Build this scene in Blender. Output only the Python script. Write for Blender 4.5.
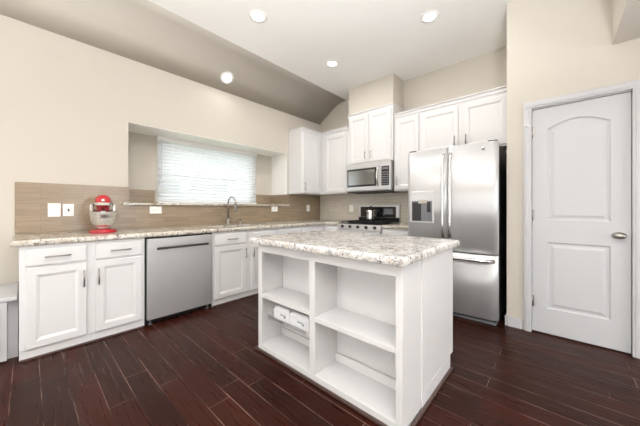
import bpy, bmesh, math, random
from mathutils import Vector, Matrix, Euler
PI = math.pi
S = bpy.context.scene
C = S.collection
for o in list(bpy.data.objects): bpy.data.objects.remove(o)

# ------------------------------------------------------------------ camera
cam_d = bpy.data.cameras.new('camera'); cam = bpy.data.objects.new('camera', cam_d); C.objects.link(cam)
cam_d.sensor_width = 36.0; cam_d.lens = 36.0 * 264.5 / 640.0; cam_d.shift_y = -(213 - 207.6) / 640.0
cam_d.clip_start = 0.05
cam.location = (0, 0, 1.16); cam.rotation_euler = (PI / 2, 0, 0.7355)
S.camera = cam
# ------------------------------------------------------------------ world, lights, exposure
S.view_settings.view_transform = 'Standard'; S.view_settings.look = 'None'
S.view_settings.gamma = 1.0; S.view_settings.use_curve_mapping = False
S.view_settings.exposure = 0.80
W = bpy.data.worlds.new('sky'); S.world = W; W.use_nodes = True
bg = W.node_tree.nodes['Background']; bg.inputs[0].default_value = (0.94, 0.97, 1.0, 1); bg.inputs[1].default_value = 2.7

def area(name, loc, rot, sx, sy, power, col, spread=PI):
    d = bpy.data.lights.new(name, 'AREA'); d.shape = 'RECTANGLE'; d.size = sx; d.size_y = sy
    d.energy = power; d.color = col; d.spread = spread
    o = bpy.data.objects.new(name, d); o.location = loc; o.rotation_euler = rot; C.objects.link(o); return o
DAY = (0.93, 0.98, 1.06)
sun_d = bpy.data.lights.new('sun', 'SUN'); sun_d.energy = 15.0; sun_d.angle = math.radians(1.0); sun_d.color = (0.97, 1.0, 1.05)
sun = bpy.data.objects.new('sun', sun_d); C.objects.link(sun); sun.rotation_euler = (math.radians(53), 0, math.radians(5))   # low sun through the patio windows onto the added pale bounce floor
# daylight entering through the patio windows behind the camera, then an added side fill
area('daylight_patio_west', (-2.05, -3.74, 1.35), (PI / 2, 0, 0), 0.75, 2.35, 3, DAY)
area('daylight_patio_east', (0.85, -3.74, 1.35), (PI / 2, 0, 0), 1.25, 2.35, 5, DAY)
area('side_fill', (3.36, 1.55, 1.17), (PI / 2, 0, PI / 2), 1.4, 1.8, 16, DAY)  # unseen fill added on the right to brighten island side and cabinet fronts
# unseen fill light added behind the camera, aimed up to brighten the ceiling
area('ceiling_fill', (0.6, -0.5, 0.9), (PI, 0, 0), 0.4, 0.4, 150, (0.95, 0.985, 1.04), math.radians(142))
LAMP_W = 5.6
LAMP_COL = (1.0, 0.985, 0.96)

# ------------------------------------------------------------------ materials
def lin(c):
    return tuple((v / 255 / 12.92) if v / 255 <= 0.04045 else ((v / 255 + 0.055) / 1.055) ** 2.4 for v in c) + (1.0,)
def mat(name, col, rough=0.5, metal=0.0, spec=0.5, noise=0.0, nscale=8.0, bump=0.0, bscale=120.0, coat=0.0):
    m = bpy.data.materials.new(name); m.use_nodes = True
    nt = m.node_tree; b = nt.nodes['Principled BSDF']
    b.inputs['Roughness'].default_value = rough; b.inputs['Metallic'].default_value = metal
    b.inputs['Specular IOR Level'].default_value = spec; b.inputs['Coat Weight'].default_value = coat
    c = lin(col)
    tc = nt.nodes.new('ShaderNodeTexCoord')
    n = nt.nodes.new('ShaderNodeTexNoise'); n.inputs['Scale'].default_value = nscale; n.inputs['Detail'].default_value = 4
    nt.links.new(tc.outputs['Object'], n.inputs['Vector'])
    mx = nt.nodes.new('ShaderNodeMix'); mx.data_type = 'RGBA'
    k = 1 - noise
    mx.inputs[6].default_value = (c[0] * k, c[1] * k, c[2] * k, 1); mx.inputs[7].default_value = c
    nt.links.new(n.outputs['Fac'], mx.inputs[0]); nt.links.new(mx.outputs[2], b.inputs['Base Color'])
    if bump:
        n2 = nt.nodes.new('ShaderNodeTexNoise'); n2.inputs['Scale'].default_value = bscale; n2.inputs['Detail'].default_value = 3
        nt.links.new(tc.outputs['Object'], n2.inputs['Vector'])
        bp = nt.nodes.new('ShaderNodeBump'); bp.inputs['Strength'].default_value = bump; bp.inputs['Distance'].default_value = 0.004
        nt.links.new(n2.outputs['Fac'], bp.inputs['Height']); nt.links.new(bp.outputs['Normal'], b.inputs['Normal'])
    return m
def ramp(nt, src, stops):
    r = nt.nodes.new('ShaderNodeValToRGB'); e = r.color_ramp.elements
    while len(e) < len(stops): e.new(0.5)
    for k, (p, c) in enumerate(stops): e[k].position = p; e[k].color = c
    nt.links.new(src, r.inputs[0]); return r.outputs[0]
def mixc(nt, fac, a, b):
    m = nt.nodes.new('ShaderNodeMix'); m.data_type = 'RGBA'
    for s, i in ((fac, 0), (a, 6), (b, 7)):
        if hasattr(s, 'is_linked'): nt.links.new(s, m.inputs[i])
        else: m.inputs[i].default_value = s
    return m.outputs[2]
def noise(nt, vec, scale, detail=4, rough=0.55, dist=0.0):
    n = nt.nodes.new('ShaderNodeTexNoise'); n.inputs['Scale'].default_value = scale; n.inputs['Detail'].default_value = detail
    n.inputs['Roughness'].default_value = rough; n.inputs['Distortion'].default_value = dist
    nt.links.new(vec, n.inputs['Vector']); return n.outputs['Fac']
def coords(nt, scale=(1, 1, 1), loc=(0, 0, 0), order=None):
    tc = nt.nodes.new('ShaderNodeTexCoord'); v = tc.outputs['Object']
    if order:
        s = nt.nodes.new('ShaderNodeSeparateXYZ'); nt.links.new(v, s.inputs[0])
        cb = nt.nodes.new('ShaderNodeCombineXYZ')
        for i, a in enumerate(order):
            if a: nt.links.new(s.outputs['xyz'.index(a)], cb.inputs[i])
        v = cb.outputs[0]
    mp = nt.nodes.new('ShaderNodeMapping'); mp.inputs['Scale'].default_value = scale; mp.inputs['Location'].default_value = loc
    nt.links.new(v, mp.inputs[0]); return mp.outputs[0]
def blank(name):
    m = bpy.data.materials.new(name); m.use_nodes = True; return m, m.node_tree, m.node_tree.nodes['Principled BSDF']
B0 = (0, 0, 0, 1); W1 = (1, 1, 1, 1)

def granite(name, base, grey, dark, tan, amount):
    m, nt, b = blank(name)
    v = coords(nt); v2 = coords(nt, (1, 1, 1), (3.1, 1.7, 0.4)); v3 = coords(nt, (1, 1, 1), (-1.3, 4.2, 2.4))
    cloud = ramp(nt, noise(nt, v, 9, 5, 0.7, 0.8), [(0.46, B0), (0.66, W1)])
    c = mixc(nt, cloud, lin(base), lin(tan))
    g = ramp(nt, noise(nt, v2, 24, 6, 0.74, 0.7), [(0.52 - amount, B0), (0.62 - amount, W1)])
    c = mixc(nt, g, c, lin(grey))
    reg = ramp(nt, noise(nt, v3, 15, 5, 0.7, 0.5), [(0.47 - amount, B0), (0.58 - amount, W1)])
    sp = ramp(nt, noise(nt, v, 80, 4, 0.7, 0.3), [(0.51, B0), (0.58, W1)])
    mm = nt.nodes.new('ShaderNodeMath'); mm.operation = 'MULTIPLY'; nt.links.new(sp, mm.inputs[0]); nt.links.new(reg, mm.inputs[1])
    c = mixc(nt, mm.outputs[0], c, lin(dark))
    fl = ramp(nt, noise(nt, v2, 85, 3, 0.6), [(0.66, B0), (0.7, W1)])
    c = mixc(nt, fl, c, lin(grey))
    nt.links.new(c, b.inputs['Base Color']); b.inputs['Roughness'].default_value = 0.14
    b.inputs['Specular IOR Level'].default_value = 0.5
    return m
def tile(name, order, c1, c2, grout, rough):
    m, nt, b = blank(name)
    v = coords(nt, order=order, loc=(0.07, 0.003, 0))
    br = nt.nodes.new('ShaderNodeTexBrick'); nt.links.new(v, br.inputs['Vector'])
    br.inputs['Scale'].default_value = 1; br.inputs['Brick Width'].default_value = 0.30; br.inputs['Row Height'].default_value = 0.052
    br.inputs['Mortar Size'].default_value = 0.0016; br.inputs['Mortar Smooth'].default_value = 0.2
    br.inputs['Color1'].default_value = lin(c1); br.inputs['Color2'].default_value = lin(c2); br.inputs['Mortar'].default_value = lin(grout)
    st = coords(nt, (2.0, 38, 1), order=order)
    n = ramp(nt, noise(nt, st, 2.2, 4), [(0.3, (0.86, 0.86, 0.86, 1)), (0.7, (1.1, 1.1, 1.1, 1))])
    mu = nt.nodes.new('ShaderNodeMix'); mu.data_type = 'RGBA'; mu.blend_type = 'MULTIPLY'; mu.inputs[0].default_value = 1
    nt.links.new(br.outputs['Color'], mu.inputs[6]); nt.links.new(n, mu.inputs[7])
    nt.links.new(mu.outputs[2], b.inputs['Base Color']); b.inputs['Roughness'].default_value = rough
    bp = nt.nodes.new('ShaderNodeBump'); bp.inputs['Strength'].default_value = 0.5; bp.inputs['Distance'].default_value = 0.002; bp.invert = True
    nt.links.new(br.outputs['Fac'], bp.inputs['Height']); nt.links.new(bp.outputs['Normal'], b.inputs['Normal'])
    return m
def wood_floor():
    m, nt, b = blank('dark_hand_scraped_planks')
    v = coords(nt, loc=(0.35, -0.057, 0))
    br = nt.nodes.new('ShaderNodeTexBrick'); nt.links.new(v, br.inputs['Vector'])
    br.inputs['Scale'].default_value = 1; br.inputs['Brick Width'].default_value = 1.15; br.inputs['Row Height'].default_value = 0.129
    br.inputs['Mortar Size'].default_value = 0.0013; br.inputs['Mortar Smooth'].default_value = 0.1; br.offset = 0.37; br.offset_frequency = 2
    br.squash = 0.8; br.squash_frequency = 3
    br.inputs['Color1'].default_value = (0, 0, 0, 1); br.inputs['Color2'].default_value = (1, 1, 1, 1); br.inputs['Mortar'].default_value = (0.5, 0.5, 0.5, 1)
    plank = mixc(nt, br.outputs['Color'], lin((43, 18, 12)), lin((62, 25, 16)))
    gv = coords(nt, (0.6, 14, 1))
    grain = ramp(nt, noise(nt, gv, 4.5, 6, 0.65, 0.0), [(0.3, (0.8, 0.79, 0.78, 1)), (0.72, (1.12, 1.1, 1.09, 1))])
    mu = nt.nodes.new('ShaderNodeMix'); mu.data_type = 'RGBA'; mu.blend_type = 'MULTIPLY'; mu.inputs[0].default_value = 1
    nt.links.new(plank, mu.inputs[6]); nt.links.new(grain, mu.inputs[7])
    patch = ramp(nt, noise(nt, coords(nt, (0.8, 2.2, 1)), 2.4, 3), [(0.35, B0), (0.65, W1)])
    c = mixc(nt, patch, mu.outputs[2], mixc(nt, 0.55, mu.outputs[2], lin((40, 19, 13))))
    # worn pale seams, here and there dark ones
    wear = ramp(nt, noise(nt, coords(nt, (1, 1, 1), (5, 2, 0)), 2.6, 3), [(0.42, B0), (0.6, W1)])
    seam = mixc(nt, wear, lin((30, 17, 15)), lin((160, 128, 116)))
    c = mixc(nt, br.outputs['Fac'], c, seam)
    scr = ramp(nt, noise(nt, coords(nt, (9, 22, 1)), 3.2, 3, 0.6, 0.8), [(0.745, B0), (0.775, W1)])
    c = mixc(nt, scr, c, lin((150, 105, 90)))
    nt.links.new(c, b.inputs['Base Color'])
    rr = ramp(nt, noise(nt, gv, 3.0, 3), [(0.2, (0.22, 0.22, 0.22, 1)), (0.8, (0.38, 0.38, 0.38, 1))])
    nt.links.new(rr, b.inputs['Roughness']); b.inputs['Specular IOR Level'].default_value = 0.12
    h = nt.nodes.new('ShaderNodeMath'); h.operation = 'SUBTRACT'
    nt.links.new(noise(nt, coords(nt, (2.5, 9, 1)), 3.5, 3), h.inputs[0]); nt.links.new(br.outputs['Fac'], h.inputs[1])
    bp = nt.nodes.new('ShaderNodeBump'); bp.inputs['Strength'].default_value = 0.35; bp.inputs['Distance'].default_value = 0.004
    nt.links.new(h.outputs[0], bp.inputs['Height']); nt.links.new(bp.outputs['Normal'], b.inputs['Normal'])
    return m
def steel(name, col, rough, vertical=True, aniso=0.92):
    m, nt, b = blank(name)
    b.inputs['Metallic'].default_value = 0.62; b.inputs['Base Color'].default_value = lin(col)
    b.inputs['Anisotropic'].default_value = aniso
    b.inputs['Roughness'].default_value = rough; b.inputs['Anisotropic Rotation'].default_value = 0.0
    n = noise(nt, coords(nt, (1, 1, 1)), 3, 3)
    nt.links.new(mixc(nt, n, lin(col), tuple(v * 0.94 for v in lin(col)[:3]) + (1,)), b.inputs['Base Color'])
    tg = nt.nodes.new('ShaderNodeTangent'); tg.direction_type = 'RADIAL'; tg.axis = 'Z'; nt.links.new(tg.outputs[0], b.inputs['Tangent'])
    return m
def emit(name, col, strength):
    m, nt, b = blank(name)
    b.inputs['Base Color'].default_value = W1; b.inputs['Emission Color'].default_value = col; b.inputs['Emission Strength'].default_value = strength
    return m
def glassy(name, col=(1, 1, 1, 1), alpha_mix=0.9, rough=0.02):
    m, nt, b = blank(name); out = nt.nodes['Material Output']
    nt.nodes.remove(b)
    t = nt.nodes.new('ShaderNodeBsdfTransparent'); t.inputs[0].default_value = col
    g = nt.nodes.new('ShaderNodeBsdfGlossy'); g.inputs['Roughness'].default_value = rough
    mx = nt.nodes.new('ShaderNodeMixShader'); mx.inputs[0].default_value = 1 - alpha_mix
    nt.links.new(t.outputs[0], mx.inputs[1]); nt.links.new(g.outputs[0], mx.inputs[2]); nt.links.new(mx.outputs[0], out.inputs[0]); return m

M = {}
M['wall'] = mat('warm_wall_paint', (206, 198, 186), 0.85, noise=0.03, nscale=3, bump=0.05, bscale=160)
M['ceil'] = mat('ceiling_paint', (245, 242, 236), 0.9, noise=0.02, nscale=3, bump=0.04, bscale=160)
M['white'] = mat('white_cabinet_paint', (223, 221, 220), 0.38, noise=0.02, nscale=5)
M['trim'] = mat('white_trim_paint', (199, 198, 199), 0.4, noise=0.02, nscale=5)
M['nickel'] = mat('brushed_nickel', (170, 165, 160), 0.3, 1.0, noise=0.1, nscale=40)
M['chrome'] = mat('polished_steel', (226, 225, 223), 0.2, 1.0, noise=0.05, nscale=40)
M['steel'] = steel('brushed_stainless', (212, 211, 211), 0.38)
M['steel_dark'] = steel('dim_stainless', (190, 188, 186), 0.3)
M['black'] = mat('black_plastic', (22, 22, 24), 0.45, noise=0.2, nscale=30)
M['dark'] = mat('dark_grey_sheet_metal', (62, 60, 60), 0.5, 0.3, noise=0.1, nscale=30)
M['grey'] = mat('mid_grey_plastic', (125, 126, 130), 0.45, noise=0.1, nscale=30)
M['glass_black'] = mat('black_glass', (30, 31, 34), 0.06, spec=0.8, noise=0.1, nscale=5)
M['mw_glass'] = mat('mirrored_oven_glass', (186, 186, 186), 0.12, 0.85, noise=0.2, nscale=5)
M['iron'] = mat('cast_iron', (26, 26, 27), 0.6, noise=0.2, nscale=60, bump=0.2)
M['red'] = mat('red_enamel', (186, 16, 30), 0.18, noise=0.06, nscale=20, coat=0.6)
M['plate'] = mat('white_plastic', (244, 241, 236), 0.35, noise=0.02, nscale=30)
M['slot'] = mat('dark_slot', (90, 84, 78), 0.6, noise=0.1, nscale=30)
M['shoe'] = mat('dark_wood_shoe', (86, 66, 62), 0.3, noise=0.3, nscale=20)
M['granite'] = granite('cream_granite', (216, 210, 199), (150, 136, 122), (58, 45, 40), (188, 175, 157), 0.0)
M['granite_isl'] = granite('white_granite', (222, 219, 215), (160, 156, 159), (62, 57, 60), (198, 187, 175), 0.005)
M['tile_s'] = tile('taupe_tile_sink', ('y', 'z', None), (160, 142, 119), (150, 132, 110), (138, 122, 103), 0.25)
M['tile_r'] = tile('sheen_tile_range', ('x', 'z', None), (218, 209, 196), (208, 200, 186), (188, 178, 164), 0.10)  # same tile as the sink wall, colour paled to stand for glossy reflections
M['floor'] = wood_floor()
M['glass'] = glassy('window_glass', (0.96, 0.98, 0.98, 1), 0.93)
M['slat'] = mat('blind_slat', (250, 250, 250), 0.45, noise=0.01, nscale=9)
_nt = M['slat'].node_tree; _b = _nt.nodes['Principled BSDF']
_tr = _nt.nodes.new('ShaderNodeBsdfTranslucent'); _tr.inputs[0].default_value = (0.95, 0.95, 0.95, 1)
_mx = _nt.nodes.new('ShaderNodeMixShader'); _mx.inputs[0].default_value = 0.5
_nt.links.new(_b.outputs[0], _mx.inputs[1]); _nt.links.new(_tr.outputs[0], _mx.inputs[2]); _nt.links.new(_mx.outputs[0], _nt.nodes['Material Output'].inputs[0])
M['lens'] = emit('lit_lamp_lens', (1.0, 0.96, 0.9, 1), 5.0)
M['wrap'] = mat('white_paper_wrap', (244, 244, 246), 0.5, noise=0.04, nscale=20)
M['print'] = mat('pale_grey_print', (150, 152, 160), 0.5, noise=0.3, nscale=60)
M['siding'] = mat('pale_siding', (172, 174, 180), 0.8, noise=0.04, nscale=3)
M['roofing'] = mat('grey_roofing', (120, 122, 130), 0.9, noise=0.2, nscale=5)
M['darkpane'] = mat('dim_window_pane', (110, 116, 130), 0.15, spec=0.7, noise=0.2, nscale=2)
M['lawn'] = mat('lawn', (84, 96, 60), 0.95, noise=0.3, nscale=8)
M['sinksteel'] = mat('sink_steel', (110, 106, 102), 0.35, 0.9, noise=0.1, nscale=20)

# ------------------------------------------------------------------ mesh helpers
class MB:
    def __init__(s): s.bm = bmesh.new()
    def merge(s, b, smooth=False, mtx=None):
        if mtx is not None: bmesh.ops.transform(b, matrix=mtx, verts=b.verts)
        vm = {v: s.bm.verts.new(v.co) for v in b.verts}
        for f in b.faces:
            try: nf = s.bm.faces.new([vm[v] for v in f.verts]); nf.smooth = smooth or f.smooth
            except ValueError: pass
        b.free(); return s
    def box(s, x0, x1, y0, y1, z0, z1, bev=0.0, seg=2, mtx=None):
        b = bmesh.new(); r = bmesh.ops.create_cube(b, size=1)
        for v in b.verts:
            v.co = Vector(((x0 + x1) / 2 + v.co.x * (x1 - x0), (y0 + y1) / 2 + v.co.y * (y1 - y0), (z0 + z1) / 2 + v.co.z * (z1 - z0)))
        if bev: bmesh.ops.bevel(b, geom=list(b.edges), offset=bev, segments=seg, profile=0.5, affect='EDGES')
        return s.merge(b, mtx=mtx)
    def lathe(s, prof, n=32, mtx=None, cap=True):
        b = bmesh.new(); rings = []
        for r, z in prof:
            if r < 1e-6: rings.append([b.verts.new((0, 0, z))])
            else: rings.append([b.verts.new((r * math.cos(2 * PI * k / n), r * math.sin(2 * PI * k / n), z)) for k in range(n)])
        for a, c in zip(rings, rings[1:]):
            for k in range(n):
                q = [a[k % len(a)], a[(k + 1) % len(a)], c[(k + 1) % len(c)], c[k % len(c)]]
                u = []
                for v in q:
                    if v not in u: u.append(v)
                if len(u) > 2:
                    try: b.faces.new(u).smooth = True
                    except ValueError: pass
        if cap:
            for rg in (rings[0], rings[-1]):
                if len(rg) > 2:
                    try: b.faces.new(rg)
                    except ValueError: pass
        bmesh.ops.recalc_face_normals(b, faces=b.faces)
        return s.merge(b, mtx=mtx)
    def tube(s, pts, r, n=10, radii=None):
        b = bmesh.new(); pts = [Vector(p) for p in pts]; rings = []
        t0 = (pts[1] - pts[0]).normalized(); up = Vector((0, 0, 1)) if abs(t0.z) < 0.9 else Vector((1, 0, 0))
        nrm = t0.cross(up).normalized()
        for i, p in enumerate(pts):
            if i == 0: t = t0
            elif i == len(pts) - 1: t = (pts[i] - pts[i - 1]).normalized()
            else: t = ((pts[i + 1] - p).normalized() + (p - pts[i - 1]).normalized()).normalized()
            nrm = (nrm - t * nrm.dot(t)).normalized(); bi = t.cross(nrm); rr = radii[i] if radii else r
            rings.append([b.verts.new(p + (nrm * math.cos(2 * PI * k / n) + bi * math.sin(2 * PI * k / n)) * rr) for k in range(n)])
        for a, c in zip(rings, rings[1:]):
            for k in range(n): b.faces.new((a[k], a[(k + 1) % n], c[(k + 1) % n], c[k])).smooth = True
        b.faces.new(rings[0][::-1]); b.faces.new(rings[-1])
        return s.merge(b)
    def loft(s, rings, cap0=True, cap1=True, smooth=False, mtx=None):
        b = bmesh.new(); R = [[b.verts.new(p) for p in rg] for rg in rings]; n = len(R[0])
        for a, c in zip(R, R[1:]):
            for k in range(n): b.faces.new((a[k], a[(k + 1) % n], c[(k + 1) % n], c[k])).smooth = smooth
        if cap0: b.faces.new(R[0][::-1])
        if cap1: b.faces.new(R[-1])
        bmesh.ops.recalc_face_normals(b, faces=b.faces)
        return s.merge(b, mtx=mtx)
    def prism(s, poly, axis, a0, a1):
        # poly: 2D points in the plane across axis ('x' -> (y,z), 'y' -> (x,z), 'z' -> (x,y))
        def P(p, a): return {'x': (a, p[0], p[1]), 'y': (p[0], a, p[1]), 'z': (p[0], p[1], a)}[axis]
        return s.loft([[P(p, a0) for p in poly], [P(p, a1) for p in poly]])
    def ellipsoid(s, c, r, mtx=None, n=24, m=14):
        b = bmesh.new(); bmesh.ops.create_uvsphere(b, u_segments=n, v_segments=m, radius=1)
        for v in b.verts: v.co = Vector((c[0] + v.co.x * r[0], c[1] + v.co.y * r[1], c[2] + v.co.z * r[2]))
        return s.merge(b, smooth=True, mtx=mtx)
    def holed(s, outer, holes, z0, z1, edge=None):
        # a slab with an outline, holes and an optionally shaped outer edge [(inset, z)...] from bottom to top
        prof = edge or [(0, z0), (0, z1)]
        b = bmesh.new()
        rings = [[b.verts.new((p[0], p[1], z)) for p in inset(outer, ins)] for ins, z in prof]
        n = len(outer)
        for a, c in zip(rings, rings[1:]):
            for k in range(n): b.faces.new((a[k], a[(k + 1) % n], c[(k + 1) % n], c[k]))
        hb = [[b.verts.new((p[0], p[1], z0)) for p in h] for h in holes]; ht = [[b.verts.new((p[0], p[1], z1)) for p in h] for h in holes]
        for a, c in zip(hb, ht):
            for k in range(len(a)): b.faces.new((a[k], a[(k + 1) % len(a)], c[(k + 1) % len(a)], c[k]))
        for top, hs in ((rings[0], hb), (rings[-1], ht)):
            es = []
            for loop in [top] + hs:
                for k in range(len(loop)):
                    e = b.edges.get((loop[k], loop[(k + 1) % len(loop)])) or b.edges.new((loop[k], loop[(k + 1) % len(loop)])); es.append(e)
            bmesh.ops.triangle_fill(b, use_beauty=True, use_dissolve=False, edges=es)
        bmesh.ops.recalc_face_normals(b, faces=b.faces)
        return s.merge(b)
    def build(s, name, m, parent=None, loc=(0, 0, 0), rotz=0.0):
        me = bpy.data.meshes.new(name); s.bm.to_mesh(me); s.bm.free(); me.materials.append(m)
        o = bpy.data.objects.new(name, me); C.objects.link(o); o.location = loc; o.rotation_euler = (0, 0, rotz)
        if parent: o.parent = parent
        return o
def inset(poly, d):
    if abs(d) < 1e-9: return list(poly)
    n = len(poly); out = []
    area2 = sum(poly[k][0] * poly[(k + 1) % n][1] - poly[(k + 1) % n][0] * poly[k][1] for k in range(n)); sg = 1 if area2 > 0 else -1
    for k in range(n):
        p0, p, p1 = Vector(poly[k - 1]), Vector(poly[k]), Vector(poly[(k + 1) % n])
        e0 = (p - p0).normalized(); e1 = (p1 - p).normalized()
        n0 = Vector((-e0.y, e0.x)) * sg; n1 = Vector((-e1.y, e1.x)) * sg
        q = n0 + n1; q = q / max(0.2, 1 + n0.dot(n1)); out.append((p.x + q.x * d, p.y + q.y * d))
    return out
def thing(name, label, cat, loc=(0, 0, 0), rotz=0.0, group=None):
    o = bpy.data.objects.new(name, None); C.objects.link(o); o.location = loc; o.rotation_euler = (0, 0, rotz); o.empty_display_size = 0.1
    o['label'] = label; o['category'] = cat
    if group: o['group'] = group
    return o
def tag(o, label, cat, group=None):
    o['label'] = label; o['category'] = cat
    if group: o['group'] = group
    return o
def struct(o): o['kind'] = 'structure'; return o

# ------------------------------------------------------------------ the room
XW, YW, ZC = -3.62, 4.0, 3.165          # sink wall, range wall, flat ceiling
XB, YB, XR = -4.06, -3.8, 3.4           # recess back, rear wall, right wall
YP = 3.17                               # pantry wall
struct(MB().box(-4.3, 3.6, -4.0, 4.2, -0.12, 0).build('floor', M['floor']))
struct(MB().box(XW + 0.002, XR - 0.002, YB + 0.002, -0.75, 0.0, 0.012).build('floor_bounce', mat('bounce_carpet', (214, 211, 207), 0.95, noise=0.15, nscale=60)))  # unseen pale floor added behind the camera to bounce light onto the ceiling
# sink wall with its window recess
w = MB()
RY0, RY1, RZ0, RZ1 = 0.765, 3.12, 1.19, 2.13
w.box(XB, XW, YB, RY0, 0, 3.3).box(XB, XW, RY1, 4.2, 0, 3.3).box(XB, XW, RY0, RY1, 0, RZ0).box(XB, XW, RY0, RY1, RZ1, 3.3)
WY0, WY1, WZ0, WZ1 = 1.19, 2.72, 1.235, 2.115
w.box(XB - 0.16, XB, RY0 - 0.1, WY0, 1.0, 2.3).box(XB - 0.16, XB, WY1, RY1 + 0.1, 1.0, 2.3)
w.box(XB - 0.16, XB, WY0, WY1, 1.0, WZ0).box(XB - 0.16, XB, WY0, WY1, WZ1, 2.3)
struct(w.build('wall_sink', M['wall']))
struct(MB().box(XW, -0.385, YW, 4.2, 0, 3.3).build('wall_range', M['wall']))
# pantry wall: door opening, return beside the refrigerator
DX0, DX1, DZ1 = -0.192, 0.422, 2.075
pw = MB()
pw.box(-0.385, DX0 - 0.012, YP, YP + 0.12, 0, ZC + 0.1).box(DX1 + 0.012, XR, YP, YP + 0.12, 0, ZC + 0.1).box(DX0 - 0.012, DX1 + 0.012, YP, YP + 0.12, DZ1 + 0.012, ZC + 0.1)
pw.box(-0.385, -0.265, YP + 0.12, 4.2, 0, ZC + 0.1)
struct(pw.build('wall_pantry', M['wall']))
struct(MB().box(-0.265, 1.6, 4.05, 4.2, 0, 3.2).build('wall_pantry_back', M['wall']))
# upper wall box that drops over the hallway on the right
struct(MB().box(0.318, XR, 0.9, YP, 2.472, ZC + 0.05).build('wall_upper_drop', M['wall']))
# right wall with an opening added for fill light, rear wall with daylight openings
rw = MB()
rw.box(XR, XR + 0.15, YB, 0.8, 0, 3.3).box(XR, XR + 0.15, 2.3, 4.2, 0, 3.3).box(XR, XR + 0.15, 0.8, 2.3, 0, 0.25).box(XR, XR + 0.15, 0.8, 2.3, 2.1, 3.3)
struct(rw.build('wall_right', M['wall']))
bw = MB()
for x0, x1 in ((XB, -2.45), (-1.65, 0.2), (1.5, XR + 0.15)): bw.box(x0, x1, YB - 0.15, YB, 0, 3.3)
for x0, x1 in ((-2.45, -1.65), (0.2, 1.5)): bw.box(x0, x1, YB - 0.15, YB, 0, 0.12).box(x0, x1, YB - 0.15, YB, 2.55, 3.3)
struct(bw.build('wall_rear', M['wall']))
for k, (x0, x1) in enumerate(((-2.45, -1.65), (0.2, 1.5))):
    f = MB()
    for a, b_ in ((x0, x0 + 0.06), ((x0 + x1) / 2 - 0.04, (x0 + x1) / 2 + 0.04), (x1 - 0.06, x1)): f.box(a, b_, YB - 0.1, YB - 0.04, 0.12, 2.55)
    f.box(x0 + .06, x1 - .06, YB - 0.1, YB - 0.04, 0.12, 0.2).box(x0 + .06, x1 - .06, YB - 0.1, YB - 0.04, 2.47, 2.55)
    struct(f.build('window_%d' % (k + 2), M['trim']))
# ceiling: flat field, rounded break and the slope down to the sink wall
struct(MB().box(-2.95, XR + 0.1, YB - 0.1, 4.2, ZC, ZC + 0.2).build('ceiling', M['ceil']))
prof = [(XW - 0.05, 2.815), (-3.40, 3.0), (-3.27, 3.085), (-3.18, 3.13), (-3.08, 3.157), (-2.951, ZC), (-2.951, ZC + 0.2), (XW - 0.05, ZC + 0.2)]
cs_ = MB().prism(prof, 'y', YB - 0.1, 4.2)
cs_.bm.normal_update()
for f in cs_.bm.faces: f.smooth = len(f.verts) == 4 and f.normal.z < -0.2
struct(cs_.build('ceiling_slope', M['wall']))
# thin white lining, paler than the walls, on the recess head and right reveal
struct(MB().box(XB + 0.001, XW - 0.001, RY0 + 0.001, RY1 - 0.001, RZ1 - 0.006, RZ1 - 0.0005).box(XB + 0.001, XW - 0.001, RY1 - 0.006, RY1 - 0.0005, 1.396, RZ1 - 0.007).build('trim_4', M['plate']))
# boxed soffit over the microwave cabinet
struct(MB().box(-2.655, -1.835, 3.655, YW, 2.722, ZC + 0.02, 0.006).build('wall_soffit', M['wall']))
# tiles
t = MB(); x0, x1 = XW, XW + 0.009
t.box(x0, x1, -0.078, RY0, 0.916, 1.392).box(x0, x1, RY0, RY1, 0.916, RZ0 - 0.001).box(x0, x1, RY1, YW - 0.001, 0.916, 1.402)
t.box(XB, XB + 0.009, RY0 + 0.002, WY0 - 0.035, 1.216, 1.395).box(XB, XB + 0.009, WY1 + 0.035, RY1 - 0.01, 1.216, 1.395)
t.box(XB, XW + 0.009, RY1 - 0.009, RY1, 1.216, 1.395).box(XB, XW, RY0, RY0 + 0.009, 1.216, 1.395)
struct(t.build('trim_1', M['tile_s']))
struct(MB().box(XW + 0.01, -1.3, YW - 0.009, YW, 0.916, 1.45).build('trim_2', M['tile_r']))
# baseboards
b_ = MB(); b_.box(-0.377, -0.262, YP - 0.014, YP - 0.001, 0, 0.095, 0.003); b_.box(0.5, XR, YP - 0.014, YP - 0.001, 0, 0.095, 0.003)
struct(b_.build('baseboard_pantry', M['trim']))
struct(MB().box(-0.399, -0.386, YP - 0.012, YW - 0.02, 0, 0.095, 0.003).build('baseboard_return', M['trim']))

# window over the sink
wf = thing('window_1', 'w', 'window'); del wf['label']; del wf['category']; struct(wf)
f = MB(); xa, xb = XB - 0.10, XB - 0.03
f.box(xa, xb, WY0, WY0 + 0.05, WZ0, WZ1, 0.004).box(xa, xb, WY1 - 0.05, WY1, WZ0, WZ1, 0.004).box(xa, xb, WY0 + .05, WY1 - .05, WZ0, WZ0 + 0.05, 0.004).box(xa, xb, WY0 + .05, WY1 - .05, WZ1 - 0.05, WZ1, 0.004)
f.build('window_frame', M['trim'], wf)
MB().box(XB - 0.068, XB - 0.062, WY0 + 0.05, WY1 - 0.05, WZ0 + 0.05, WZ1 - 0.05).build('window_pane', M['glass'], wf)
# stone ledge of the recess
sp_ = [(XB + 0.001, RY0 + 0.001), (XW + 0.0098, RY0 + 0.001), (XW + 0.0098, 0.71), (XW + 0.036, 0.71), (XW + 0.036, 3.15), (XW + 0.0098, 3.15), (XW + 0.0098, RY1 - 0.011), (XB + 0.001, RY1 - 0.011)]
struct(MB().holed(sp_, [], RZ0 + 0.001, 1.215).build('window_sill', M['granite']))

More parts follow.
